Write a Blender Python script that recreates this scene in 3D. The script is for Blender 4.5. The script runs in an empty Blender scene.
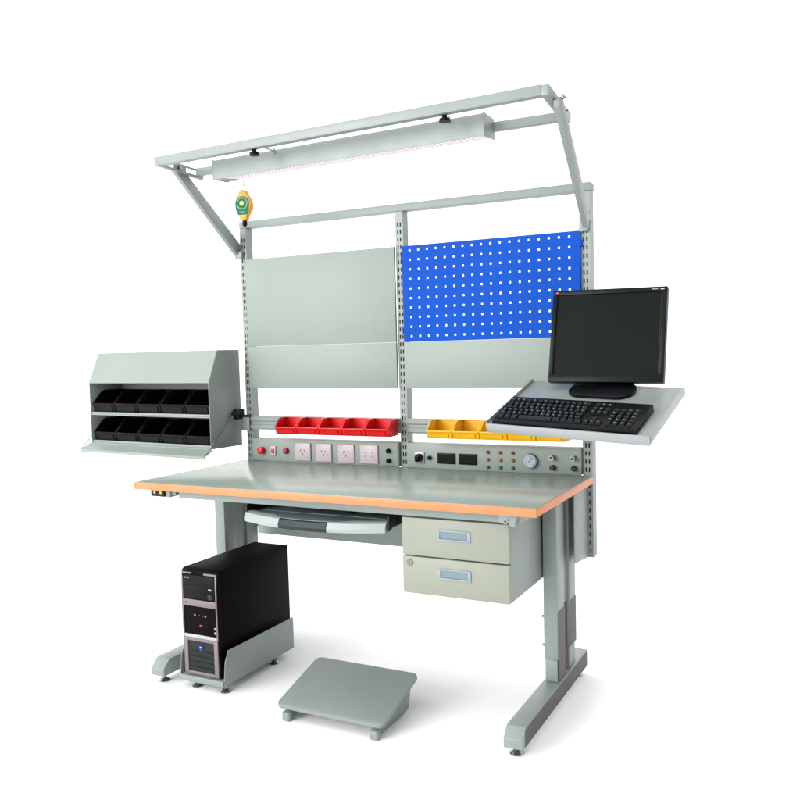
import bpy, bmesh, math, random
from mathutils import Vector, Matrix
random.seed(4)
SC = bpy.context.scene
COL = SC.collection
PI = math.pi

# ------------------------------------------------------------------ materials
def mat(name, col, rough=.45, metal=0., spec=.5, vary=.04, vscale=6., bump=.0, bscale=300., emit=None, coat=0., rvary=0.):
    m = bpy.data.materials.new(name); m.use_nodes = True
    nt = m.node_tree; b = nt.nodes['Principled BSDF']
    b.inputs['Roughness'].default_value = rough
    b.inputs['Metallic'].default_value = metal
    b.inputs['Specular IOR Level'].default_value = spec
    b.inputs['Coat Weight'].default_value = coat
    tc = nt.nodes.new('ShaderNodeTexCoord')
    n = nt.nodes.new('ShaderNodeTexNoise'); n.inputs['Scale'].default_value = vscale
    n.inputs['Detail'].default_value = 6
    nt.links.new(tc.outputs['Object'], n.inputs['Vector'])
    r = nt.nodes.new('ShaderNodeValToRGB')
    c = Vector(col) if name == 'white_studio_sweep' else Vector(col) * .86
    r.color_ramp.elements[0].position = .3; r.color_ramp.elements[1].position = .7
    r.color_ramp.elements[0].color = (*(c * (1 - vary)), 1)
    r.color_ramp.elements[1].color = (*(c * (1 + vary)), 1)
    nt.links.new(n.outputs['Fac'], r.inputs['Fac'])
    nt.links.new(r.outputs['Color'], b.inputs['Base Color'])
    if rvary:
        n3 = nt.nodes.new('ShaderNodeTexNoise'); n3.inputs['Scale'].default_value = vscale * 3
        n3.inputs['Detail'].default_value = 8
        nt.links.new(tc.outputs['Object'], n3.inputs['Vector'])
        mr = nt.nodes.new('ShaderNodeMapRange')
        mr.inputs['From Min'].default_value = .3; mr.inputs['From Max'].default_value = .7
        mr.inputs['To Min'].default_value = rough - rvary; mr.inputs['To Max'].default_value = rough + rvary
        nt.links.new(n3.outputs['Fac'], mr.inputs['Value'])
        nt.links.new(mr.outputs['Result'], b.inputs['Roughness'])
    if bump:
        n2 = nt.nodes.new('ShaderNodeTexNoise'); n2.inputs['Scale'].default_value = bscale
        nt.links.new(tc.outputs['Object'], n2.inputs['Vector'])
        bp = nt.nodes.new('ShaderNodeBump'); bp.inputs['Strength'].default_value = bump
        bp.inputs['Distance'].default_value = .001
        nt.links.new(n2.outputs['Fac'], bp.inputs['Height'])
        nt.links.new(bp.outputs['Normal'], b.inputs['Normal'])
    if emit:
        b.inputs['Emission Color'].default_value = (*emit[:3], 1)
        b.inputs['Emission Strength'].default_value = emit[3]
    return m

M = {}
M['paint']  = mat('powder_coat_grey_green', (.248, .288, .270), .42, vary=.03, bump=.12, bscale=700, rvary=.05)
M['panel']  = mat('powder_coat_panel', (.255, .305, .270), .5, vary=.035, vscale=3.5, bump=.12, bscale=700)
M['cream']  = mat('powder_coat_cream', (.275, .295, .240), .45, vary=.03, vscale=4, bump=.12, bscale=700)
M['brown']  = mat('brown_shade_tint', (.058, .042, .042), .5, bump=.1)  # shade of the right leg's unlit sides, put into colour
M['top']    = mat('laminate_grey_green', (.265, .325, .280), .25, vary=.03, vscale=5, spec=.5, rvary=.012)
M['orange'] = mat('orange_edge_band', (.66, .225, .085), .45, vary=.06, vscale=12)
M['blue']   = mat('blue_pegboard', (.003, .070, .44), .42, vary=.05, vscale=4, bump=.1, spec=.05)
M['red']    = mat('red_plastic', (.62, .005, .007), .3, vary=.08, vscale=20, spec=.4)
M['yellow'] = mat('yellow_plastic', (.80, .41, .006), .32, vary=.08, vscale=20, spec=.4)
M['black']  = mat('black_plastic', (.003, .003, .003), .45, vary=.3, vscale=15, bump=.1, spec=.12)
M['blacksteel'] = mat('black_steel', (.006, .009, .009), .4, vary=.2, spec=.3)
M['case']   = mat('black_case_paint', (.0035, .0022, .0025), .5, vary=.3, vscale=5, bump=.15, bscale=900, spec=.045)
M['screen'] = mat('monitor_glass', (.006, .0095, .0085), .35, vary=.1, spec=.05)
M['bezel']  = mat('monitor_bezel', (.004, .005, .0065), .35, vary=.2, spec=.12)
M['key']    = mat('keycap_black', (.005, .008, .009), .45, vary=.3, vscale=60, spec=.22)
M['silver'] = mat('silver_plastic', (.20, .165, .18), .4, metal=.2, vary=.05)
M['chrome'] = mat('zinc_plated_steel', (.27, .29, .29), .25, metal=1., vary=.15, vscale=40)
M['lid']    = mat('light_grey_plastic', (.34, .385, .375), .35, vary=.03)
M['slate']  = mat('dark_grey_plastic', (.018, .025, .026), .4, vary=.05, spec=.25)
M['traytop'] = mat('slate_laminate', (.10, .135, .145), .4, vary=.05)
M['alu']    = mat('pale_aluminium', (.33, .35, .36), .35, metal=.25, vary=.04)
M['recess'] = mat('blue_grey_recess', (.17, .235, .27), .4, vary=.05)
M['handle'] = mat('pale_blue_plastic', (.27, .34, .36), .4, vary=.05)
M['socket'] = mat('white_socket_plastic', (.50, .435, .465), .35, vary=.03)
M['slot']   = mat('dark_slot', (.03, .025, .028), .6)
M['ledred'] = mat('red_lens', (.42, .006, .05), .25)
M['ledamb'] = mat('amber_lens', (.36, .16, .03), .25)
M['ledgrn'] = mat('green_lens', (.01, .13, .055), .25)
M['white']  = mat('white_paint', (.42, .42, .42), .4)
M['dial']   = mat('dial_face', (.36, .42, .46), .35)
M['rim']    = mat('blue_grey_rim', (.10, .17, .22), .3, metal=.4)
M['navy']   = mat('navy_plastic', (.006, .008, .035), .35)
M['brass']  = mat('brass', (.50, .40, .14), .3, metal=1.)
M['bal_orange'] = mat('orange_shell', (.70, .31, .022), .35, vary=.08, vscale=25)
M['bal_green']  = mat('green_label', (.002, .15, .062), .55, vary=.15, vscale=40, spec=.15)
M['pale_mark']  = mat('pale_mark', (.16, .34, .22), .5, spec=.15)
M['mark']   = mat('light_mark', (.38, .38, .40), .4)
M['bluebadge'] = mat('blue_badge', (.02, .03, .30), .3, spec=.5)
M['redmark'] = mat('red_mark', (.45, .05, .03), .4)
M['floor']  = mat('white_studio_sweep', (.95, .95, .95), .9, vary=.0, spec=.0)
M['rubber'] = mat('rubber', (.02, .022, .022), .7)

# lit perforated diffuser: white glow with rows of tiny holes of the plate
def diffuser():
    m = bpy.data.materials.new('lit_perforated_diffuser'); m.use_nodes = True
    nt = m.node_tree; b = nt.nodes['Principled BSDF']
    tc = nt.nodes.new('ShaderNodeTexCoord'); mp = nt.nodes.new('ShaderNodeMapping')
    nt.links.new(tc.outputs['Object'], mp.inputs['Vector'])
    mp.inputs['Scale'].default_value = (62, 50, 0); mp.inputs['Rotation'].default_value = (0, 0, .0)
    vo = nt.nodes.new('ShaderNodeTexVoronoi'); vo.inputs['Randomness'].default_value = 0.05; vo.inputs['Scale'].default_value = 1
    nt.links.new(mp.outputs['Vector'], vo.inputs['Vector'])
    lt = nt.nodes.new('ShaderNodeMath'); lt.operation = 'LESS_THAN'; lt.inputs[1].default_value = .34
    nt.links.new(vo.outputs['Distance'], lt.inputs[0])
    mx = nt.nodes.new('ShaderNodeMix'); mx.data_type = 'RGBA'
    mx.inputs[6].default_value = (.88, .76, .83, 1); mx.inputs[7].default_value = (.22, .08, .16, 1)
    nt.links.new(lt.outputs[0], mx.inputs[0])
    b.inputs['Base Color'].default_value = (.1, .1, .1, 1)
    nt.links.new(mx.outputs[2], b.inputs['Emission Color'])
    b.inputs['Emission Strength'].default_value = 1.0
    return m
M['diff'] = diffuser()

# ------------------------------------------------------------------ mesh helpers
class MB:
    def __init__(s): s.bm = bmesh.new(); s.mi = 0
    def _fin(s, faces):
        for f in faces: f.material_index = s.mi
    def box(s, x0, x1, y0, y1, z0, z1, bev=0., mtx=None, seg=2):
        vs = [s.bm.verts.new((x, y, z)) for x in (x0, x1) for y in (y0, y1) for z in (z0, z1)]
        idx = [(0,1,3,2),(4,6,7,5),(0,4,5,1),(2,3,7,6),(0,2,6,4),(1,5,7,3)]
        fs = [s.bm.faces.new([vs[i] for i in q]) for q in idx]
        s._fin(fs)
        if mtx:
            for v in vs: v.co = mtx @ v.co
        if bev:
            es = list({e for f in fs for e in f.edges})
            r = bmesh.ops.bevel(s.bm, geom=es, offset=bev, segments=seg, affect='EDGES', profile=.5)
            s._fin(r['faces'])
        return s
    def prism(s, pts, a, b, axis='x', bev=0., mtx=None):
        """extrude a polygon. axis x: pts are (y,z); y: (x,z); z: (x,y)"""
        def P(p, t):
            q = {'x': (t, p[0], p[1]), 'y': (p[0], t, p[1]), 'z': (p[0], p[1], t)}[axis]
            return mtx @ Vector(q) if mtx else Vector(q)
        A = [s.bm.verts.new(P(p, a)) for p in pts]; B = [s.bm.verts.new(P(p, b)) for p in pts]
        fs = [s.bm.faces.new(A), s.bm.faces.new(B[::-1])]
        n = len(pts)
        for i in range(n): fs.append(s.bm.faces.new((A[i], B[i], B[(i+1) % n], A[(i+1) % n])))
        bmesh.ops.recalc_face_normals(s.bm, faces=fs)
        s._fin(fs)
        if bev:
            es = list({e for f in fs for e in f.edges})
            r = bmesh.ops.bevel(s.bm, geom=es, offset=bev, segments=2, affect='EDGES', profile=.5)
            s._fin(r['faces'])
        return s
    def cyl(s, p0, p1, r0, r1=None, seg=20, caps=True):
        r1 = r0 if r1 is None else r1
        p0, p1 = Vector(p0), Vector(p1); d = (p1 - p0).normalized()
        u = d.orthogonal().normalized(); v = d.cross(u)
        A, B = [], []
        for i in range(seg):
            t = 2 * PI * i / seg; o = u * math.cos(t) + v * math.sin(t)
            A.append(s.bm.verts.new(p0 + o * r0)); B.append(s.bm.verts.new(p1 + o * r1))
        fs = []
        for i in range(seg):
            j = (i + 1) % seg; fs.append(s.bm.faces.new((A[i], A[j], B[j], B[i])))
        if caps: fs.append(s.bm.faces.new(A[::-1])); fs.append(s.bm.faces.new(B))
        s._fin(fs); return s
    def tube(s, pts, r, seg=8):
        for a, b in zip(pts, pts[1:]): s.cyl(a, b, r, seg=seg)
        return s
    def beam(s, p0, p1, w, h, up=(0, 0, 1), bev=.0015):
        """rectangular bar from p0 to p1, w across, h along up"""
        p0, p1 = Vector(p0), Vector(p1); d = p1 - p0; L = d.length; d.normalize()
        up = Vector(up); side = d.cross(up).normalized(); up = side.cross(d)
        m = Matrix((side, d, up)).transposed().to_4x4(); m.translation = p0
        return s.box(-w/2, w/2, 0, L, -h/2, h/2, bev, m)
    def perf(s, x0, x1, z0, z1, yf, yb, xh, zh):
        """plate in XZ between yf (front) and yb with rectangular holes xh x zh"""
        def cuts(a, b, hs):
            c = [(a, None)]
            out = [a]
            for h in hs: out += [h[0], h[1]]
            out.append(b); return out
        xs, zs = cuts(x0, x1, xh), cuts(z0, z1, zh)
        nx, nz = len(xs) - 1, len(zs) - 1
        hole = lambda i, j: i % 2 == 1 and j % 2 == 1
        solid = lambda i, j: 0 <= i < nx and 0 <= j < nz and not hole(i, j)
        vf, vb = {}, {}
        def V(d, i, j, y):
            if (i, j) not in d: d[(i, j)] = s.bm.verts.new((xs[i], y, zs[j]))
            return d[(i, j)]
        fs = []
        for i in range(nx):
            for j in range(nz):
                if not solid(i, j): continue
                q = [(i, j), (i+1, j), (i+1, j+1), (i, j+1)]
                fs.append(s.bm.faces.new([V(vf, a, b, yf) for a, b in q]))
                fs.append(s.bm.faces.new([V(vb, a, b, yb) for a, b in q[::-1]]))
                for (di, dj, a, b) in ((0, -1, q[0], q[1]), (1, 0, q[1], q[2]), (0, 1, q[2], q[3]), (-1, 0, q[3], q[0])):
                    if not solid(i + di, j + dj):
                        fs.append(s.bm.faces.new([V(vf, *b, yf), V(vf, *a, yf), V(vb, *a, yb), V(vb, *b, yb)]))
        s._fin(fs); return s
    def build(s, name, mats, parent=None, loc=None):
        me = bpy.data.meshes.new(name); s.bm.to_mesh(me); s.bm.free()
        for m in (mats if isinstance(mats, (list, tuple)) else [mats]): me.materials.append(m)
        me.shade_smooth(); me.set_sharp_from_angle(angle=math.radians(32))
        o = bpy.data.objects.new(name, me); COL.objects.link(o)
        if loc: o.location = loc
        if parent: o.parent = parent
        return o

def tag(o, label=None, cat=None, group=None, kind=None):
    if label: o['label'] = label
    if cat: o['category'] = cat
    if group: o['group'] = group
    if kind: o['kind'] = kind
    return o
def thing(name, label, cat, loc=(0, 0, 0), rz=0., group=None, mtx=None):
    o = bpy.data.objects.new(name, None); COL.objects.link(o); o.empty_display_size = .05
    if mtx: o.matrix_world = mtx
    else: o.location = loc; o.rotation_euler = (0, 0, rz)
    return tag(o, label, cat, group)
def copy_tree(o, parent=None):
    c = o.copy(); COL.objects.link(c)
    if parent: c.parent = parent
    for ch in list(o.children): copy_tree(ch, c)
    return c
def rounded(x0, x1, y0, y1, r, n=6):
    pts = []
    for cx, cy, a in ((x1-r, y0+r, -PI/2), (x1-r, y1-r, 0), (x0+r, y1-r, PI/2), (x0+r, y0+r, PI)):
        for i in range(n + 1):
            t = a + PI/2 * i / n; pts.append((cx + r*math.cos(t), cy + r*math.sin(t)))
    return pts

# ------------------------------------------------------------------ setting: white studio floor and sweep
f = MB(); f.bm.faces.new([f.bm.verts.new(p) for p in ((-12, -9, 0), (14, -9, 0), (14, 3.2, 0), (-12, 3.2, 0))])
tag(f.build('floor', M['floor']), kind='structure')
b = MB()
prof = [(3.2, 0)] + [(3.2 + 1.5*math.sin(t), 1.5 - 1.5*math.cos(t)) for t in [PI/2*i/16 for i in range(1, 17)]] + [(4.7, 8)]
A = [b.bm.verts.new((-12, y, z)) for y, z in prof]; B = [b.bm.verts.new((14, y, z)) for y, z in prof]
for i in range(len(prof)-1): b.bm.faces.new((A[i], B[i], B[i+1], A[i+1]))
tag(b.build('backdrop', M['floor']), kind='structure')

# ------------------------------------------------------------------ the workbench
W, D, H = 1.6, .662, .768
BT = H - .027
bench = thing('workbench', 'grey green steel workbench with orange edged top, slotted uprights and overhead frame', 'workbench')
top = MB().box(.003, W-.003, .003, D, BT, H, .0012).build('tabletop', M['top'], bench)
e = MB().box(0, W, 0, .0028, BT-.0005, H-.0012, .0008)
e.box(0, .0028, .003, D, BT-.0005, H-.0012, .0008).box(W-.0028, W, .003, D, BT-.0005, H-.0012, .0008)
e.build('edge_band', M['orange'], top)

# under-frame rails
u = MB()
u.box(.17, 1.47, .055, .085, .706, BT-.001, .002).box(.17, 1.47, .56, .59, .706, BT-.001, .002)
u.box(.10, .13, .05, .62, .706, BT-.001, .002).box(1.50, 1.53, .05, .62, .706, BT-.001, .002)
u.build('under_frame', M['paint'], bench)
u = MB().prism([(1.470, .712), (1.520, .700), (1.530, .738), (1.470, .738)], .030, .050, 'y', .001)
br = u.build('corner_bracket', M['paint'], bench)
for x, z in ((1.492, .716), (1.503, .722), (1.500, .709)):
    MB().cyl((x, .0305, z), (x, .0275, z), .0028, seg=12).build('bolt', M['slot'], br)

# ground socket box under the left end
g = MB().box(.034, .112, .05, .10, .707, .7405, .002).build('ground_socket', M['blacksteel'], bench)
for x in (.058, .088):
    MB().cyl((x, .0505, .724), (x, .0455, .724), .006, seg=14).build('stud', M['brass'], g)
MB().cyl((.112, .07, .722), (.150, .07, .722), .010, seg=12).build('cable_gland', M['paint'], g)

# C-legs
def leg(sx):
    """sx: x of inner (left) face of the column"""
    p = bpy.data.objects.new('leg_frame', None); COL.objects.link(p); p.parent = bench
    f0, f1 = sx - .005, sx + .058
    c = MB().prism([(-.020, .032), (-.020, .062), (.012, .092), (.722, .092), (.722, .032)], f0, f1, 'x', .0025)
    c.build('foot_beam', M['paint'], p)
    for y, w in ((.370, .080), (.515, .078)):
        up = MB().box(sx, sx+.050, y, y+w, .170, BT-.002, .004)
        up.build('outer_column', M['paint'], p)
        lo = MB().box(sx+.003, sx+.047, y+.003, y+w-.003, .0925, .1695, .003)
        lo.build('inner_column', M['paint'], p)
    MB().box(sx+.008, sx+.040, .4505, .5145, .34, .704, .001).build('web_panel', M['paint'], p)
    MB().box(sx+.008, sx+.040, .4505, .5145, .11, .338, .001).build('lower_web_panel', M['brown'] if sx > 1 else M['paint'], p)  # right leg's lower web carries the painted shade colour
    # thin brown sheets that paint in the outer side's shade, below the clamp height
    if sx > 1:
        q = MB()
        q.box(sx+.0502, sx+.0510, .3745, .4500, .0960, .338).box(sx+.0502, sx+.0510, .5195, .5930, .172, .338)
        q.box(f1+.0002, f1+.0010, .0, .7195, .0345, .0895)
        q.build('side_shade', M['brown'], p)
    for z in (.215, .315):
        MB().cyl((sx-.0095, .385, z), (sx+.001, .385, z), .0045, seg=12).build('clamp_bolt', M['chrome'], p)
    for y in (.022, .690):
        l = MB()
        x = sx + .022
        l.cyl((x, y, .012), (x, y, .034), .006, seg=14).cyl((x, y, .002), (x, y, .012), .021, .009, seg=24).cyl((x, y, 0.0004), (x, y, .002), .022, seg=24)
        l.cyl((x, y, .020), (x, y, .026), .011, seg=6)
        l.build('leveling_foot', M['chrome'], p)
    return p
leg(1.497); leg(.070)

# slotted uprights
PZ0, PZ1, PY = .462, 1.7985, .671
def upright(x0, w=.034, z1=PZ1, dep=.046):
    z = PZ0 + .018; zh = []
    while z < z1 - .04: zh.append((z, z + .0165)); z += .0300
    c = x0 + w/2
    m = MB().perf(x0, x0+w, PZ0, z1, PY, PY+.002, [(c-.0088, c-.0032), (c+.0032, c+.0088)], zh)
    m.box(x0, x0+.002, PY+.0021, PY+dep, PZ0, z1).box(x0+w-.002, x0+w, PY+.0021, PY+dep, PZ0, z1)
    m.box(x0+.0021, x0+w-.0021, PY+dep-.002, PY+dep, PZ0, z1)
    m.box(x0-.0006, x0+w+.0006, PY-.0006, PY+dep+.0006, z1, z1+.002)
    return m.build('slotted_upright', M['paint'], bench)
XL, XM, XR = .018, .802, 1.559
upright(XL); upright(XM); upright(XR, .036, PZ1, .050)
MB().beam((.016, .6955, 1.8165), (1.598, .6955, 1.8165), .050, .029).build('top_rail', M['panel'], bench)

# rear beam panel under the table top
MB().box(XL+.036, 1.515, .676, .700, .432, .712, .002).build('modesty_panel', M['paint'], bench)
MB().prism([(.488, .482), (.6685, .462), (.6685, BT-.001), (.488, BT-.001)], 1.5735, 1.5765, 'x', .0006).build('rear_bracket', M['paint'], bench)

# back panels
def tray_panel(name, x0, x1, z0, z1, y, m, d=.012):
    k = MB().box(x0, x1, y, y+.0015, z0, z1, .0005)
    k.box(x0, x1, y+.0016, y+d, z1-.0015, z1).box(x0, x1, y+.0016, y+d, z0, z0+.0015)
    k.box(x0, x0+.0015, y+.0016, y+d, z0+.0016, z1-.0016).box(x1-.0015, x1, y+.0016, y+d, z0+.0016, z1-.0016)
    return k.build(name, m, bench)
tag(tray_panel('back_panel', .052, .800, 1.277, 1.660, .657, M['panel']), 'plain pale grey green back panel')
tag(tray_panel('lower_back_panel', .052, .800, 1.092, 1.2762, .657, M['panel']), 'narrow pale panel under the plain panel')
tag(tray_panel('lower_back_panel', .837, 1.558, 1.092, 1.2762, .657, M['panel']), 'narrow pale panel under the blue pegboard')
pb = MB()
xh = []; zh = []
px0, px1, pz0, pz1 = .836, 1.561, 1.277, 1.659
sx_ = (px1 - px0) / 18.2
for i in range(18):
    c = px0 + .0350 + i * .03825; xh.append((c-.0040, c+.0040))
for j in range(10):
    c = pz0 + .0225 + j * .0379; zh.append((c-.0040, c+.0040))
pb.perf(px0, px1, pz0, pz1, .657, .6585, xh, zh)
pb.box(px0, px1, .6587, .669, pz1-.0015, pz1).box(px0, px1, .6587, .669, pz0, pz0+.0015)
pb.box(px0, px0+.0015, .6587, .669, pz0+.0016, pz1-.0016).box(px1-.0015, px1, .6587, .669, pz0+.0016, pz1-.0016)
for x in (px0-.006, px1+.001):
    for z in (pz0+.045, pz1-.045):
        pb.box(x, x+.005, .658, .6705, z-.012, z+.012, .001)
tag(pb.build('pegboard', M['blue'], bench), 'blue pegboard with rows of square holes')

# louvre rail that carries the bins
def bin_rail(x0, x1):
    m = MB().prism([(.690, .906), (.668, .906), (.664, .912), (.664, .926), (.669, .930), (.669, .942), (.664, .946), (.664, .961), (.668, .967), (.690, .967)], x0, x1, 'x')
    return m.build('bin_rail', M['paint'], bench)
bin_rail(.030, .8015); bin_rail(.8375, 1.5585)
MB().box(.000, .044, .655, .6635, .900, .972, .002).build('rail_end_clip', M['paint'], bench)

# control panels with their fittings as sub-parts
YP = .655
def panel(label, x0, x1):
    m = MB().box(x0, x1, YP, YP+.050, .7686, .868, .0015)
    m.box(x0+.004, x1-.004, YP-.0012, YP-.0002, .773, .863, .0004)
    return tag(m.build('control_panel', M['panel'], bench), label)
YF = YP - .0012
pl = panel('socket panel with red buttons and white sockets', .060, .799)
pr = panel('instrument panel with displays, coloured indicator lamps and gauge', .838, 1.5565)
def knob(name, par, x, z, r, m, d=.010, ring=None, dome=True):
    k = MB()
    if ring:
        k.mi = 1; k.cyl((x, YF+.001, z), (x, YF-.003, z), ring[0], seg=24); k.mi = 0
    k.cyl((x, YF-.0002, z), (x, YF-d, z), r, r*.93, seg=24)
    if dome: k.cyl((x, YF-d, z), (x, YF-d-.0035, z), r*.93, r*.55, seg=24)
    return k.build(name, [m, ring[1]] if ring else m, par)
# left panel
knob('emergency_button', pl, .113, .815, .0165, M['red'], .020, (.0135, M['rim']))
sw = MB().box(.160, .188, YF-.006, YF, .793, .836, .002).build('breaker_switch', M['socket'], pl)
MB().box(.168, .180, YF-.012, YF-.0062, .806, .824, .001).build('toggle', M['redmark'], sw)
knob('indicator_lamp', pl, .243, .817, .0125, M['ledred'], .012, (.0145, M['slot']))
def socket(x0, x1, kind):
    z0, z1 = .7765, .8545
    s = MB().box(x0, x1, YF-.007, YF-.0001, z0, z1, .003).build('socket', M['socket'], pl)
    c = (x0 + x1) / 2; zc = (z0 + z1) / 2
    q = MB()
    y0, y1 = YF-.0076, YF-.0069
    if kind:
        mt = lambda x, z, a: Matrix.Translation((x, 0, z)) @ Matrix.Rotation(a, 4, 'Y')
        q.box(-.0015, .0015, y0, y1, -.005, .005, mtx=mt(c, zc-.009, 0))
        q.box(-.0015, .0015, y0, y1, -.005, .005, mtx=mt(c-.010, zc+.006, math.radians(30)))
        q.box(-.0015, .0015, y0, y1, -.005, .005, mtx=mt(c+.010, zc+.006, math.radians(-30)))
    else:
        for x, z in ((-.016, -.008), (-.016, .008), (.016, -.008), (.016, .008)):
            MB().box(c+x-.001, c+x+.001, y0, y1, zc+z-.003, zc+z+.003).build('contact_slot', M['slot'], s)
        return
    q.build('socket_slots', M['slot'], s)
for x0, x1, k in ((.292, .373, 1), (.400, .480, 1), (.512, .592, 1), (.620, .706, 0)): socket(x0, x1, k)
for z in (.833, .793): knob('terminal_post', pl, .756, z, .0095, M['black'], .014)
# right panel
rs = MB().box(.872, .918, YF-.004, YF, .787, .836, .002).build('rotary_switch', M['alu'], pr)
k = MB().cyl((.896, YF-.0042, .811), (.896, YF-.018, .811), .0165, .0155, seg=24)
k.box(.890, .902, YF-.027, YF-.0175, .795, .829, .003, Matrix.Translation((.896, 0, .811)) @ Matrix.Rotation(.5, 4, 'Y') @ Matrix.Translation((-.896, 0, -.811)))
k.build('switch_knob', M['black'], pr)
knob('push_button', pr, .941, .811, .009, M['black'], .008, (.011, M['rim']))
for x0 in (.976, 1.068):
    d_ = MB().box(x0, x0+.077, YF-.005, YF, .790, .833, .0015).build('digital_display', M['bezel'], pr)
    MB().box(x0+.006, x0+.071, YF-.0058, YF-.0051, .796, .827).build('display_window', M['screen'], pr)
for j, (z, m) in enumerate(((.843, 'ledred'), (.8145, 'ledamb'), (.785, 'ledgrn'))):
    for x in (1.191, 1.242, 1.293):
        knob('indicator_light', pr, x, z, .0066, M[m], .007, (.0078, M['paint']))
gx, gz = 1.364, .816
g = MB().cyl((gx, YF, gz), (gx, YF-.016, gz), .0285, .0275, seg=40).build('pressure_gauge', M['rim'], pr)
q = MB().cyl((gx, YF-.0161, gz), (gx, YF-.0168, gz), .0235, seg=40)
q.mi = 1
for i in range(9):
    t = math.radians(-130 + i * 32.5)
    q.box(-.0008, .0008, YF-.0174, YF-.0169, .015, .020, mtx=Matrix.Translation((gx, 0, gz)) @ Matrix.Rotation(t, 4, 'Y'))
q.box(-.001, .001, YF-.0182, YF-.0176, -.006, .016, mtx=Matrix.Translation((gx, 0, gz)) @ Matrix.Rotation(.7, 4, 'Y'))
q.build('dial', [M['dial'], M['slot']], pr)
for x in (1.450, 1.531):
    k = MB(); k.cyl((x, YF, .832), (x, YF-.006, .832), .0125, seg=6).cyl((x, YF-.006, .832), (x, YF-.026, .832), .0100, .0092, seg=20)
    k.mi = 1; k.cyl((x, YF-.0255, .832), (x, YF-.0272, .832), .0055, seg=16)
    k.build('air_coupling', [M['chrome'], M['slot']], pr)
    knob('air_valve_knob', pr, x+.001, .794, .0105, M['navy'], .016)

# overhead frame
oh = bench
MB().beam((.006, .190, 2.0035), (1.577, .190, 2.0255), .031, .033).build('front_bar', M['paint'], oh)
MB().beam((.034, .394, 1.997), (1.585, .394, 1.9955), .028, .029).build('rear_bar', M['paint'], oh)
s_ = MB(); s_.beam((1.5905, .174, 2.0235), (1.5905, .415, 1.993), .024, .034)
sb = s_.build('side_bar', M['paint'], oh)
for y in (.232, .335):
    z = 2.0235 - (y-.174)*.127
    x_ = 1.6255 if y < .25 else 1.6026
    k = MB().cyl((x_, y, z-.004), (x_+.008, y, z-.004), .0085, seg=6).cyl((x_+.008, y, z-.004), (x_+.014, y, z-.004), .005, seg=14)
    k.build('bolt', M['chrome'], sb)
s2 = MB()
# left side bar is a slotted plate with flanges
m_ = Matrix.Translation((.030, .174, 2.0035)) @ Matrix.Rotation(-.045, 4, 'X') @ Matrix.Rotation(PI/2, 4, 'Z')
pm = MB().perf(0, .26, -.017, .017, 0, .003, [(.030, .085), (.155, .225)], [(-.009, .009)])
for v in pm.bm.verts: v.co = m_ @ v.co
for a in (-.017, .015):
    pm.box(0, .26, .003, .020, a, a+.002, mtx=m_)
sl = pm.build('slotted_side_bar', M['paint'], oh)
MB().cyl((.031, .285, 1.997), (.044, .285, 1.997), .0075, seg=6).build('bolt', M['chrome'], sl)
def strut(poly, xt, xb):
    z1, z0 = 2.0, 1.67
    k = MB().prism(poly, -.010, .010, 'x', .0015)
    for v in k.bm.verts: v.co.x += xb + (xt-xb)*(v.co.z-z0)/(z1-z0)
    st = k.build('diagonal_strut', M['paint'], oh)
    MB().cyl((xb-.014, .672, 1.690), (xb+.013, .672, 1.690), .006, seg=6).build('bolt', M['chrome'], st)
strut([(.274, 1.990), (.338, 1.992), (.690, 1.722), (.690, 1.672), (.672, 1.668)], .0065, .0065)
strut([(.216, 2.000), (.226, 2.012), (.244, 2.014), (.262, 2.004), (.684, 1.700), (.684, 1.664), (.664, 1.660), (.222, 1.980)], 1.6145, 1.582)
MB().box(1.558, 1.590, .655, .6695, 1.655, 1.690, .001).build('hook_bracket', M['paint'], oh)
MB().box(.000, .036, .655, .6695, 1.668, 1.700, .001).build('hook_bracket', M['paint'], oh)
for x in (.476, 1.245):
    sgn = 1 if x < .8 else -1; zc = 1.9955 + .013*(x-.4)
    k = MB().box(x+sgn*.024-.003, x+sgn*.024+.003, .2065, .283, zc+.004, zc+.008, .0008)
    k.box(x+sgn*.024-.004, x+sgn*.024+.004, .2835, .2865, zc-.006, zc+.018, .0008)
    hb = k.build('hanging_bracket', M['paint'], oh)
    zz = 1.984 + .013*(x-.4)
    MB().cyl((x, .196, zz+.008), (x, .196, zz-.003), .008, .010, seg=20).cyl((x, .196, zz-.003), (x, .196, zz-.013), .018, .019, seg=20).build('clamp_knob', M['black'], hb)

# ------------------------------------------------------------------ overhead lamp
def lampm():
    lx0, lx1 = .200, 1.345
    d = Vector((lx1-lx0, 0, .0145)); a = math.atan2(.0145, d.x)
    t = thing('bench_light', 'long white-lit grey light fitting with perforated underside, hung in the overhead frame', 'lamp',
              mtx=Matrix.Translation((lx0, .289, 1.931)) @ Matrix.Rotation(-a, 4, 'Y'))
    L = d.length
    prof = [(0, 0), (-.003, .0715), (.002, .0735), (.090, .0725), (.094, .012), (.091, .012), (.087, .0700), (.003, .0700), (.004, 0)]
    MB().prism(prof, .003, L-.003, 'x').build('housing', M['paint'], t)
    for x in (0, L-.0028):
        MB().prism([(-.001, -.002), (-.004, .0745), (.002, .077), (.095, .0745), (.098, .008), (.090, .004)], x, x+.0028, 'x', .0004).build('end_cap', M['paint'], t)
    MB().prism([(.0045, .001), (.0045, .003), (.0905, .014), (.0905, .012)], .042, L-.006, 'x').build('perforated_diffuser', M['diff'], t)
    MB().prism([(.0045, -.001), (.0045, .003), (.120, .016), (.120, .012)], .004, .041, 'x').build('end_plate', M['paint'], t)
    return t
lampm()

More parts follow.
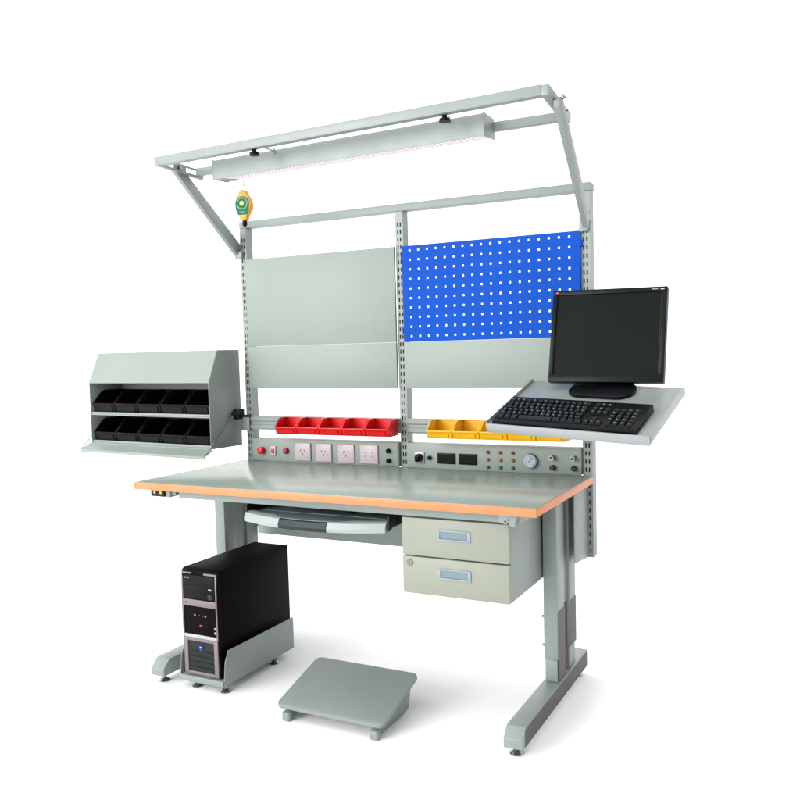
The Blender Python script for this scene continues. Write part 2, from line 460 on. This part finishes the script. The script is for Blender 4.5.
# ------------------------------------------------------------------ spring balancer
bx, by, bz = .292, .360, 1.760
t = thing('spring_balancer', 'small orange tool balancer with round green label, hanging from the left end of the light', 'balancer', (bx, by, bz), math.radians(8))
outl = [(-.013, .012), (.013, .012), (.018, .030), (.034, .056), (.036, .078), (.030, .098), (.020, .113), (.015, .126), (.007, .132), (-.007, .132), (-.015, .126), (-.020, .113), (-.030, .098), (-.036, .078), (-.034, .056), (-.018, .030)]
MB().prism(outl, -.014, .014, 'y', .004).build('shell', M['bal_orange'], t)
lab = [(-.020, .034), (.020, .034), (.028, .052)] + [(.030*math.cos(a), .078+.028*math.sin(a)) for a in [math.radians(-10 + 10*i) for i in range(21)]] + [(-.028, .052)]
lb = MB().prism(lab, -.0158, -.0143, 'y').build('label', M['bal_green'], t)
q = MB()
for i in range(26):
    a = 2*PI*i/26
    if .72 < i/26 < .80: continue
    q.box(-.0026, .0026, -.0165, -.0159, .0195, .0245, mtx=Matrix.Translation((0, 0, .078)) @ Matrix.Rotation(a, 4, 'Y'))
for i in range(5): q.box(-.013+i*.0055, -.0090+i*.0055, -.0165, -.0159, .042, .047)
q.build('label_marks', M['pale_mark'], lb)
MB().cyl((0, -.0145, .078), (0, -.0185, .078), .0095, seg=24).build('hub', M['yellow'], lb)
q = MB(); q.tube([(.009*math.cos(a), 0, .139+.011*math.sin(a)) for a in [2*PI*i/16 for i in range(17)]], .0014)
q.tube([(0, .0, .149), (0, .0, .172), (.004, .0, .177)], .0014)
q.build('ring', M['chrome'], t)
MB().cyl((0, 0, .012), (0, 0, -.004), .009, .010, seg=18).cyl((0, 0, -.004), (.0, 0, -.012), .010, .004, seg=18).build('rope_stop', M['black'], t)
q = MB().tube([(0, 0, -.012), (0, 0, -.022)], .0013)
q.tube([(0, 0, -.022), (.006, 0, -.028), (.007, 0, -.036), (.001, 0, -.042), (-.006, 0, -.038)], .0014)
q.build('hook', M['chrome'], t)

# ------------------------------------------------------------------ drawer unit
t = thing('drawer_unit', 'cream two-drawer cabinet hanging under the right half of the bench top', 'drawer unit', (1.12, .06, .448))
ww, hh, dd = .370, .252, .48
MB().box(0, ww, .0185, dd, 0, hh, .002).box(.012, .044, .06, dd-.02, hh+.0005, hh+.006).box(ww-.044, ww-.012, .06, dd-.02, hh+.0005, hh+.006).build('cabinet_body', M['paint'], t)
for z0, z1 in ((.0, .1235), (.1265, hh)):
    dr = MB().box(-.001, ww+.001, 0, .018, z0+.0005, z1-.0005, .0035).build('drawer_front', M['cream'], t)
    hx0, hx1 = .128, .243; hz = z0 + .075 if z0 > .1 else .0755
    hz0, hz1 = hz-.0175, hz+.0175
    h = MB()
    h.box(hx0, hx1, -.004, -.0002, hz1-.005, hz1, .001).box(hx0, hx1, -.004, -.0002, hz0, hz0+.005, .001)
    h.box(hx0, hx0+.009, -.004, -.0002, hz0+.0051, hz1-.0051, .001).box(hx1-.009, hx1, -.004, -.0002, hz0+.0051, hz1-.0051, .001)
    hd = h.build('recessed_handle', M['handle'], dr)
    MB().prism([(-.0001, hz0+.0052), (-.0001, hz1-.0052), (-.0032, hz1-.0052), (-.0012, hz0+.012)], hx0+.0092, hx1-.0092, 'x').build('finger_recess', M['recess'], dr)
    if z0 < .1:
        k = MB().cyl((.026, -.0001, .103), (.026, -.004, .103), .0105, seg=24)
        k.mi = 1; k.box(.0248, .0272, -.0046, -.0041, .096, .110)
        k.build('lock', [M['chrome'], M['slot']], dr)

# ------------------------------------------------------------------ pull-out keyboard drawer
t = thing('sliding_keyboard_tray', 'grey pull-out keyboard drawer with black centred wrist rest, sliding under the bench top', 'keyboard drawer', (.49, .05, .645))
KW = .578
def front_y(x): # bulging front
    u_ = x / KW; return .0 - .042*(1-(2*u_-1)**2)*1.0
def arc(x0, x1, yb, z0, z1, n=18, off=0.):
    xs = [x0 + (x1-x0)*i/n for i in range(n+1)]
    return [(x, front_y(x)-off) for x in xs] + [(x1, yb), (x0, yb)]
MB().prism(arc(.0, KW, .36, 0, 0), .016, .030, 'z', .001).build('tray', M['traytop'], t)
def lip(x0, x1, m, nm, off=0.):
    k = MB(); n = 14
    bm = k.bm; rows = []
    pr_ = [(.034, .034), (.006, .035), (-.004, .030), (-.012, .012), (-.010, .000), (.006, -.002), (.034, .004)]
    for i in range(n+1):
        x = x0 + (x1-x0)*i/n; y = front_y(x) - off
        drop = -.006*(1-(2*x/KW-1)**2)
        rows.append([bm.verts.new((x, y+a, b_+drop)) for a, b_ in pr_])
    m_n = len(pr_)
    for i in range(n):
        for j in range(m_n):
            bm.faces.new((rows[i][j], rows[i+1][j], rows[i+1][(j+1) % m_n], rows[i][(j+1) % m_n]))
    bm.faces.new(rows[0]); bm.faces.new(rows[-1][::-1])
    bmesh.ops.recalc_face_normals(bm, faces=bm.faces)
    return k.build(nm, m, t)
lip(0, .1745, M['lid'], 'front_lip'); lip(.1755, .372, M['slate'], 'wrist_rest', .003); lip(.373, KW, M['lid'], 'front_lip')
MB().box(.03, KW-.03, .05, .34, .0305, .033, .001).build('drawer_mat', M['traytop'], t)
for x in (-.004, KW+.001):
    k = MB().box(x, x+.003, .03, .36, .010, .055, .0005).box(x, x+.020 if x > 0 else x+.018, .03, .36, .0551, .0600, .0005)
    sl_ = k.build('slide', M['blacksteel'], t)
    MB().cyl((x+.001, .029, .035), (x+.001, .020, .035), .006, seg=12).build('slide_stop', M['chrome'], sl_)
    k = MB().prism([(-.002, .004), (-.002, .052), (.012, .060), (.04, .060), (.04, .018)], x+.004, x+.010, 'x', .0005)
    k.build('slide_bracket', M['blacksteel'], t)
k = MB().cyl((.385, .110, .033), (.385, .110, .046), .020, .014, seg=24); k.build('mouse_pad_knob', M['black'], t)

# ------------------------------------------------------------------ louvre bins
def bin_(name, w, d, h, m):
    t_ = bpy.data.objects.new(name, None); COL.objects.link(t_); t_.empty_display_size = .03
    th = .0022; fl = .45*h
    side = [(.010, 0), (d, 0), (d, h), (d*.42, h), (d*.30, h*.93), (.0, fl)]
    k = MB()
    k.prism(side, 0, th, 'x', .0005).prism(side, w-th, w, 'x', .0005)
    k.prism([(.010, 0), (d, 0), (d, th), (.012, th)], th+.0001, w-th-.0001, 'x')
    k.prism([(.010, 0), (.0, fl), (.003, fl), (.0125, .0023)], th+.0001, w-th-.0001, 'x')
    k.prism([(d-th, th+.0001), (d, th+.0001), (d, h), (d-th, h)], th+.0001, w-th-.0001, 'x')
    k.build('bin_body', m, t_)
    # rolled rim and label holder
    r = MB()
    rp = [(-.001, fl), (d*.30, h*.93+.001), (d*.42, h+.001), (d, h+.001)]
    for x in (.0, w-.0045):
        for a, b2 in zip(rp, rp[1:]):
            r.prism([(a[0], a[1]-.002), (b2[0], b2[1]-.002), (b2[0], b2[1]+.0018), (a[0], a[1]+.0018)], x-.0006, x+.005, 'x')
    r.prism([(-.0035, fl-.003), (.0015, fl-.003), (.0015, fl+.0024), (-.0035, fl+.0024)], .0, w, 'x', .0006)
    r.prism([(d-.006, h-.001), (d+.001, h-.001), (d+.001, h+.0022), (d-.006, h+.0022)], .005, w-.005, 'x')
    r.build('rim', m, t_)
    l = MB().prism([(.0095-.0045, .006), (.0095-.0030, .006), (.0035-.0030, fl-.008), (.0035-.0045, fl-.008)], .016, w-.016, 'x')
    l.build('label_holder', m, t_)
    return t_
words = ['leftmost', 'second from the left', 'middle', 'second from the right', 'rightmost']
def bin_row(x0, pitch, y, z, m, colour, group, neigh):
    proto = bin_('louvre_bin', pitch-.003, .663-y-.0015, .066, m)
    for i in range(5):
        o = proto if i == 0 else copy_tree(proto)
        o.location = (x0 + pitch*i, y, z)
        tag(o, f'{colour} plastic picking bin, {words[i]} of the five {colour} bins {neigh[i]}'.replace('plastic picking ', '') , 'bin', group)
bin_row(.243, .1115, .575, .898, M['red'], 'red', 'red bins hooked on the rail',
        ['above the red emergency button side', 'above the sockets', 'above the sockets', 'above the sockets', 'beside the middle upright'])
bin_row(.975, .1105, .556, .900, M['yellow'], 'yellow', 'yellow bins hooked on the rail',
        ['near the middle upright', 'above the black displays', 'above the coloured lamps', 'below the keyboard shelf', 'next to the right upright'])

# ------------------------------------------------------------------ side cabinet with black bins
ca = math.radians(-4.5)
CO = Vector((-.821, .542, .833))
cab_m = Matrix.Translation(CO) @ Matrix.Rotation(ca, 4, 'Z')
cab = thing('bin_cabinet', 'open grey two-tier bin cabinet with lowered front flap, carried beside the left upright', 'cabinet', mtx=cab_m)
CW, CD, CH = .795, .195, .432
sidep = [(0, 0), (CD, 0), (CD, CH), (.060, CH), (.0, .292)]
for x in (0, CW-.003):
    MB().prism(sidep, x, x+.003, 'x', .0008).build('side_panel', M['paint'], cab)
MB().box(.0031, CW-.0031, .001, CD-.003, 0, .004, .0008).build('bottom_shelf', M['paint'], cab)
MB().box(.0031, CW-.0031, .001, CD-.003, .137, .142, .0008).build('middle_shelf', M['paint'], cab)
MB().box(.0031, CW-.0031, CD-.0028, CD, 0, CH, .0004).build('back_panel', M['paint'], cab)
MB().box(.0031, CW-.0031, .062, CD-.003, CH-.003, CH, .0005).build('top_panel', M['panel'], cab)
MB().prism([(.0, .290), (.058, CH-.001), (.0605, CH-.003), (.0025, .290)], .0031, CW-.0031, 'x').build('upper_flap', M['panel'], cab)
MB().box(.0031, CW-.0031, .004, .010, .0041, .016, .0005).box(.0031, CW-.0031, .004, .010, .1421, .152, .0005).build('bin_stop', M['paint'], cab)
fl = MB().prism([(-.002, .004), (-.004, .000), (-.052, -.022), (-.057, -.024), (-.057, -.036), (-.054, -.035), (-.051, -.027), (-.004, -.004)], -.012, CW+.012, 'x', .0006)
fp = fl.build('lower_flap', M['panel'], cab)
for x in (-.014, CW+.012):
    MB().tube([(x, -.053, -.026), (x, CD*.62, .135)], .0022).cyl((x-.003, CD*.62, .135), (x+.003, CD*.62, .135), .006, seg=12).build('stay_rod', M['chrome'], cab)
k = MB().box(CW, CW+.022, CD-.05, CD-.002, .120, .165, .002).cyl((CW+.020, CD-.02, .135), (CW+.065, CD-.02+.004, .135), .006, seg=12)
k.cyl((CW+.012, CD-.052, .145), (CW+.012, CD-.066, .145), .011, seg=16)
k.build('clamp', M['blacksteel'], cab)
pk = (CW-.012) / 5
proto = bin_('storage_bin', pk-.006, .168, .108, M['black'])
shelfname = {0: 'lower', 1: 'upper'}
for lev, zb in ((0, .0045), (1, .1425)):
    for i in range(5):
        o = proto if (lev == 0 and i == 0) else copy_tree(proto)
        o.matrix_world = cab_m @ Matrix.Translation((.008 + pk*i, .0105, zb + .0002))
        tag(o, f'black plastic bin, {words[i]} on the {shelfname[lev]} shelf of the side cabinet', 'bin', 'black bins in the side cabinet')

# ------------------------------------------------------------------ monitor shelf, monitor, keyboard
E1 = Vector((.99301492, -.10989099, -.04295739)); E2 = Vector((.11794126, .934827, .33494527)); E3 = E1.cross(E2)
FL = Vector((1.39142141, .14789706, 1.00159494))
tm = Matrix((E1, E2, E3)).transposed().to_4x4(); tm.translation = FL
sh = thing('monitor_shelf', 'tilted pale metal shelf on a swing arm at the right upright', 'shelf', mtx=tm)
SW, SD = .525, .365
MB().box(0, SW, 0, SD, -.004, 0, .0008).build('shelf_plate', M['paint'], sh)
k = MB().box(-.001, SW+.001, -.008, -.0002, -.026, .004, .0015)
k.build('front_edge', M['alu'], sh)
for x in (-.0022, SW+.0002):
    MB().box(x, x+.002, .0, SD, -.022, .010, .0006).build('side_lip', M['alu'], sh)
k = MB(); inv = tm.inverted()
pa = inv @ Vector((1.578, .664, 1.03)); pc = inv @ Vector((1.62, .50, 1.03)); pd = Vector((.26, .33, -.012))
k.beam(pa, pc, .03, .04).beam(pc, pd, .03, .03)
k.box(.16, .36, .22, .36, -.012, -.0045, .001)
k.build('swing_arm', M['paint'], sh)

km = tm @ Matrix.Translation((.016, .004, .0006))
kb = thing('keyboard', 'black computer keyboard with silvery white speckled keys on the monitor shelf', 'keyboard', mtx=km)
kb['label'] = 'black full-size computer keyboard lying on the tilted monitor shelf'
KBW, KBD = .470, .168
MB().prism([(0, 0), (0, .010), (.012, .014), (KBD, .024), (KBD, 0)], 0, KBW, 'x', .0025).build('keyboard_base', M['bezel'], kb)
slope = math.atan2(.010, KBD-.012)
k = MB(); kmx = Matrix.Translation((0, .012, .0142)) @ Matrix.Rotation(slope, 4, 'X')
def key(x, y, w=.0165, h=.0165):
    a = .0012
    vs = [k.bm.verts.new(kmx @ Vector(p)) for p in ((x, y, 0), (x+w, y, 0), (x+w, y+h, 0), (x, y+h, 0), (x+a*1.6, y+a, .007), (x+w-a*1.6, y+a, .007), (x+w-a*1.6, y+h-a*2, .0076), (x+a*1.6, y+h-a*2, .0076))]
    for q in ((0,1,5,4),(1,2,6,5),(2,3,7,6),(3,0,4,7),(4,5,6,7)): k.bm.faces.new([vs[i] for i in q])
    return
P_ = .0192
legends = []
for row in range(6):
    y = .006 + row*.0205 + (.006 if row == 5 else 0)
    if row == 0:
        x = .010
        for w in (.023, .020, .023, .112, .023, .020, .020, .023):
            key(x, y, w); x += w + .0028
    else:
        x = .010 + (.004*((5-row) % 3)); n_ = 14
        for i in range(n_):
            w = .0165 if i < n_-1 else (.284 - x)
            key(x, y, w); legends.append((x, y)); x += P_
    if row != 2 and row != 1:
        for i in range(3): key(.300 + i*P_, y); legends.append((.300 + i*P_, y))
    if row == 1: key(.300 + P_, y)
    if row < 5:
        for i in range(4): key(.368 + i*P_*1.13, y); legends.append((.368 + i*P_*1.13, y))
k.build('keycaps', M['key'], kb)
k = MB()
for x, y in legends:
    if random.random() < .85:
        mm = kmx @ Matrix.Translation((x+.0045, y+.0085, .00755))
        k.box(0, .0022+random.random()*.002, 0, .003, 0, .0002, mtx=mm)
k.build('key_legends', M['mark'], kb)

mv = Vector((.009, .226, .974)).normalized(); mt_ = Vector((.999, 0, -.0185)); mt_ = (mt_ - mv*mt_.dot(mv)).normalized(); mn = mv.cross(mt_)
BL = Vector((1.5140, .4056, 1.1237))
mm_ = Matrix((mt_, mn, mv)).transposed().to_4x4(); mm_.translation = BL
MWD, MHT = .382, .318
base = bpy.data.objects.new('monitor', None); COL.objects.link(base); base.matrix_world = mm_
tag(base, 'black flat-screen monitor switched off, standing on the tilted shelf', 'monitor')
bz_ = .016
k = MB().prism([(0, 0), (MWD, 0), (MWD, MHT), (0, MHT)], .004, .030, 'y', .003)
k.prism([(.05, .04), (MWD-.05, .04), (MWD-.05, MHT-.05), (.05, MHT-.05)], .0302, .060, 'y', .008)
k.build('monitor_back', M['bezel'], base)
k = MB().box(0, MWD, -.004, .0038, 0, bz_+.008, .0015).box(0, MWD, -.004, .0038, MHT-bz_, MHT, .0015)
k.box(0, bz_, -.004, .0038, bz_+.0081, MHT-bz_-.0001, .0015).box(MWD-bz_, MWD, -.004, .0038, bz_+.0081, MHT-bz_-.0001, .0015)
k.build('bezel', M['bezel'], base)
MB().box(bz_+.0002, MWD-bz_-.0002, .0012, .0036, bz_+.0083, MHT-bz_-.0003).build('screen', M['screen'], base)
k = MB().box(.010, .020, -.0046, -.0041, MHT-.0105, MHT-.0055)
k.build('badge', M['redmark'], base)
k = MB()
for i, (a, b2) in enumerate(((0, .005), (.006, .009), (.0100, .0145), (.0155, .018))):
    k.box(MWD-.050+a*1.1, MWD-.050+b2*1.1, -.0046, -.0041, MHT-.0095, MHT-.0070)
k.box(MWD-.022, MWD-.010, -.0046, -.0041, MHT-.0105, MHT-.0060)
k.build('model_mark', M['mark'], base)
k = MB().box(MWD-.0185, MWD-.0168, -.0052, -.0041, .03, MHT-.02, .0003)
k.build('bezel_trim', M['slate'], base)
# stand: neck and foot resting on the shelf
k = MB().box(MWD/2-.035, MWD/2+.035, .031, .050, -.040, .12, .004)
k.build('stand_neck', M['bezel'], base)
fm = mm_.inverted() @ tm
fpos = inv @ (mm_ @ Vector((MWD/2, .040, -.04)))
k = MB(); k.prism(rounded(fpos.x-.11, fpos.x+.11, fpos.y-.09, min(fpos.y+.06, .363), .05, 8), .0006, .012, 'z', .003, fm)
k.build('stand_foot', M['bezel'], base)

# ------------------------------------------------------------------ computer tower in its holder
hold = thing('computer_holder', 'grey steel computer trolley tray on four zinc feet, standing left of the footrest', 'computer holder', (.192, .0, 0))
hw, hd = .206, .440
k = MB().box(0, hw, .0, hd, .046, .049, .0008)
k.prism([(.0, .0455), (.0, .026), (hd*.5, .026), (hd, .026), (hd, .0455)], .03, .17, 'x', .001)
k.build('holder_tray', M['paint'], hold)
for x in (0, hw-.0025):
    MB().prism([(.0, .030), (hd, .030), (hd, .158), (.030, .158), (.010, .118)], x-.0026 if x == 0 else x+.0026, x-.0001 if x == 0 else x+.0051, 'x', .0006).build('side_plate', M['paint'], hold)
MB().box(-.001, hw+.001, -.0045, -.0002, .030, .050, .0006).build('front_lip', M['paint'], hold)
for x in (.055, .190):
    for y in (.030, .330):
        l = MB().cyl((x, y, .012), (x, y, .045), .006, seg=14).cyl((x, y, .002), (x, y, .012), .019, .009, seg=24).cyl((x, y, .0004), (x, y, .002), .020, seg=24).cyl((x, y, .020), (x, y, .026), .011, seg=6)
        l.build('leveling_foot', M['chrome'], hold)
tw = thing('computer_tower', 'black desktop computer tower with silver-framed front, standing in the grey holder', 'computer', (.207, .014, .0495))
cw, cd, ch = .172, .438, .405
MB().box(0, cw, .012, cd, 0, ch, .003).build('case', M['case'], tw)
k = MB()
k.prism([(.0118, 0), (-.003, .004), (-.006, .10), (-.007, .25), (-.006, .35), (-.001, ch-.008), (.0118, ch)], .0, cw, 'x', .0015)
k.build('front_panel', M['case'], tw)
Yf = -.0072
def fb(nm, m, x0, x1, z0, z1, par=tw, y1=.004, dy=0., bev=.0006):
    return MB().box(x0, x1, Yf-dy, y1, z0, z1, bev).build(nm, m, par)
tr = MB()
tr.box(.004, .009, Yf-.0012, .004, .145, .375, .0005).box(cw-.010, cw-.004, Yf-.0012, .004, .145, .385, .0008)
tr.box(.004, .050, Yf-.0012, .004, .386, .3915, .0005).box(cw-.062, cw-.004, Yf-.0012, .004, .386, .3925, .0005)
tr.build('front_trim', M['silver'], tw)
fb('middle_band', M['silver'], .009, cw-.0095, .266, .290, dy=.002)
tr2 = MB().box(.009, cw-.0095, Yf-.002, .004, .1455, .158, .001)
tr2.build('lower_band', M['white'], tw)
gr = MB()
gr.box(.006, .024, Yf-.003, .004, .006, .1448, .001).box(cw-.024, cw-.006, Yf-.003, .004, .006, .1448, .001)
gr.box(.0241, cw-.0241, Yf-.003, .004, .006, .018, .001).box(.0241, cw-.0241, Yf-.003, .004, .134, .1448, .001)
gg = gr.build('grille_frame', M['silver'], tw)
k = MB().box(.0245, cw-.0245, Yf, .004, .0185, .1335)
for i in range(4):
    z = .032 + i*.020; k.box(.032, cw-.032, Yf-.0035, Yf-.0001, z, z+.003, .0006)
k.build('grille', M['blacksteel'], tw)
k = MB().prism([(.078, .118), (.078, .106), (.0865, .098), (.095, .106), (.095, .118)], Yf-.0030, Yf-.0001, 'y', .0004)
k.mi = 1; k.box(.082, .091, Yf-.0036, Yf-.0031, .110, .115)
k.build('badge', [M['bluebadge'], M['mark']], tw)
fb('drive_door', M['black'], .012, cw-.013, .295, .382, dy=.0015)
MB().box(.030, .110, Yf-.0022, Yf-.0016, .337, .3385).build('disc_slot', M['slate'], tw)
MB().cyl((cw-.033, Yf-.001, .308), (cw-.033, Yf-.0045, .308), .011, seg=24).build('power_button', M['slate'], tw)
MB().box(cw-.040, cw-.026, Yf-.0025, Yf-.0016, .331, .337).build('power_mark', M['mark'], tw)
k = MB()
for i, (a, b2) in enumerate(((.018, .024), (.0255, .029), (.0305, .0365), (.038, .042))): k.box(a, b2, Yf-.0022, Yf-.0016, .369, .3745)
k.build('front_mark', M['silver'], tw)
k = MB()
for x in (.062, .084, .098, .112): k.cyl((x, Yf, .232), (x, Yf-.001, .232), .0045 if x in (.062, .112) else .0022, seg=14)
k.build('audio_ports', M['silver'], tw)
MB().box(.083, .095, Yf-.0006, Yf, .192, .197).build('card_mark', M['redmark'], tw)
k = MB().box(cw-.020, cw-.0125, Yf-.001, Yf, .186, .194).box(cw-.020, cw-.0125, Yf-.001, Yf, .170, .178)
k.build('usb_ports', M['mark'], tw)
MB().box(.020, .024, Yf-.0026, Yf-.0021, .274, .281).build('band_mark', M['slot'], tw)

# ------------------------------------------------------------------ footrest
fr = thing('footrest', 'grey metal footrest with sloping round-cornered plate standing on the floor before the bench', 'footrest', (.690, -.085, 0))
sl_a = math.atan2(.075, .268)
pmx = Matrix.Translation((0, 0, .052)) @ Matrix.Rotation(sl_a, 4, 'X')
MB().prism(rounded(0, .418, 0, .278, .024), -.014, 0, 'z', .004, pmx).build('foot_plate', M['paint'], fr)
for x in (.030, .372):
    k = MB().prism([(.012, .004), (.012, .030), (.250, .100), (.262, .100), (.238, .012), (.20, .004)], x, x+.018, 'x', .0015)
    k.build('side_bracket', M['paint'], fr)
    MB().prism(rounded(x-.003, x+.029, -.002, .024, .008), .0005, .030, 'z', .003).build('front_foot', M['paint'], fr)
MB().box(.0485, .3715, .225, .235, .05, .085, .001).build('rear_brace', M['paint'], fr)

# ------------------------------------------------------------------ lights
w = bpy.data.worlds.new('World'); SC.world = w; w.use_nodes = True
bg = w.node_tree.nodes['Background']; bg.inputs['Color'].default_value = (1, 1, 1, 1); bg.inputs['Strength'].default_value = 1.0
# white studio all round, dimmed on the right as an added, unseen flag to darken right-facing sides
wt = w.node_tree; g_ = wt.nodes.new('ShaderNodeTexCoord'); sp = wt.nodes.new('ShaderNodeSeparateXYZ'); mr = wt.nodes.new('ShaderNodeMapRange')
wt.links.new(g_.outputs['Generated'], sp.inputs[0]); wt.links.new(sp.outputs['X'], mr.inputs['Value'])
mr.inputs['From Min'].default_value = .0; mr.inputs['From Max'].default_value = .6
mr.inputs['To Min'].default_value = 2.1; mr.inputs['To Max'].default_value = .50
wt.links.new(mr.outputs['Result'], bg.inputs['Strength'])
def area(name, loc, tgt, size, power, col=(1, 1, 1)):
    l = bpy.data.lights.new(name, 'AREA'); l.shape = 'RECTANGLE'; l.size = size[0]; l.size_y = size[1]; l.energy = power; l.color = col
    o = bpy.data.objects.new(name, l); COL.objects.link(o); o.location = loc
    o.rotation_euler = (Vector(tgt) - Vector(loc)).to_track_quat('-Z', 'Y').to_euler()
    return o
area('key_softbox', (-3.4, -8.0, 3.4), (.8, .3, 1.0), (5.0, 4.2), 690, (1, .99, .98))

# ------------------------------------------------------------------ camera
cam = bpy.data.cameras.new('camera'); co = bpy.data.objects.new('camera', cam); COL.objects.link(co)
R_ = Vector((0.892715169689377, 0.4499322257627595, -0.024912206378321648))
U_ = Vector((-0.0069810299284896425, 0.06908628539973283, 0.99758626213015))
B_ = Vector((0.45056729911035975, -0.8903864764189964, 0.064815365327673))
m = Matrix((R_, U_, B_)).transposed().to_4x4(); m.translation = (2.372951645, -2.307522336, 1.243620221)
co.matrix_world = m
cam.sensor_width = 36; cam.lens = 826.134 / 800 * 36
cam.shift_x = -13.711 / 800; cam.shift_y = 3.7065 / 800
cam.clip_start = .05; cam.clip_end = 100
SC.camera = co
SC.render.resolution_x = SC.render.resolution_y = 1024
SC.view_settings.view_transform = 'Standard'; SC.view_settings.look = 'None'
SC.view_settings.exposure = 0; SC.view_settings.gamma = 1
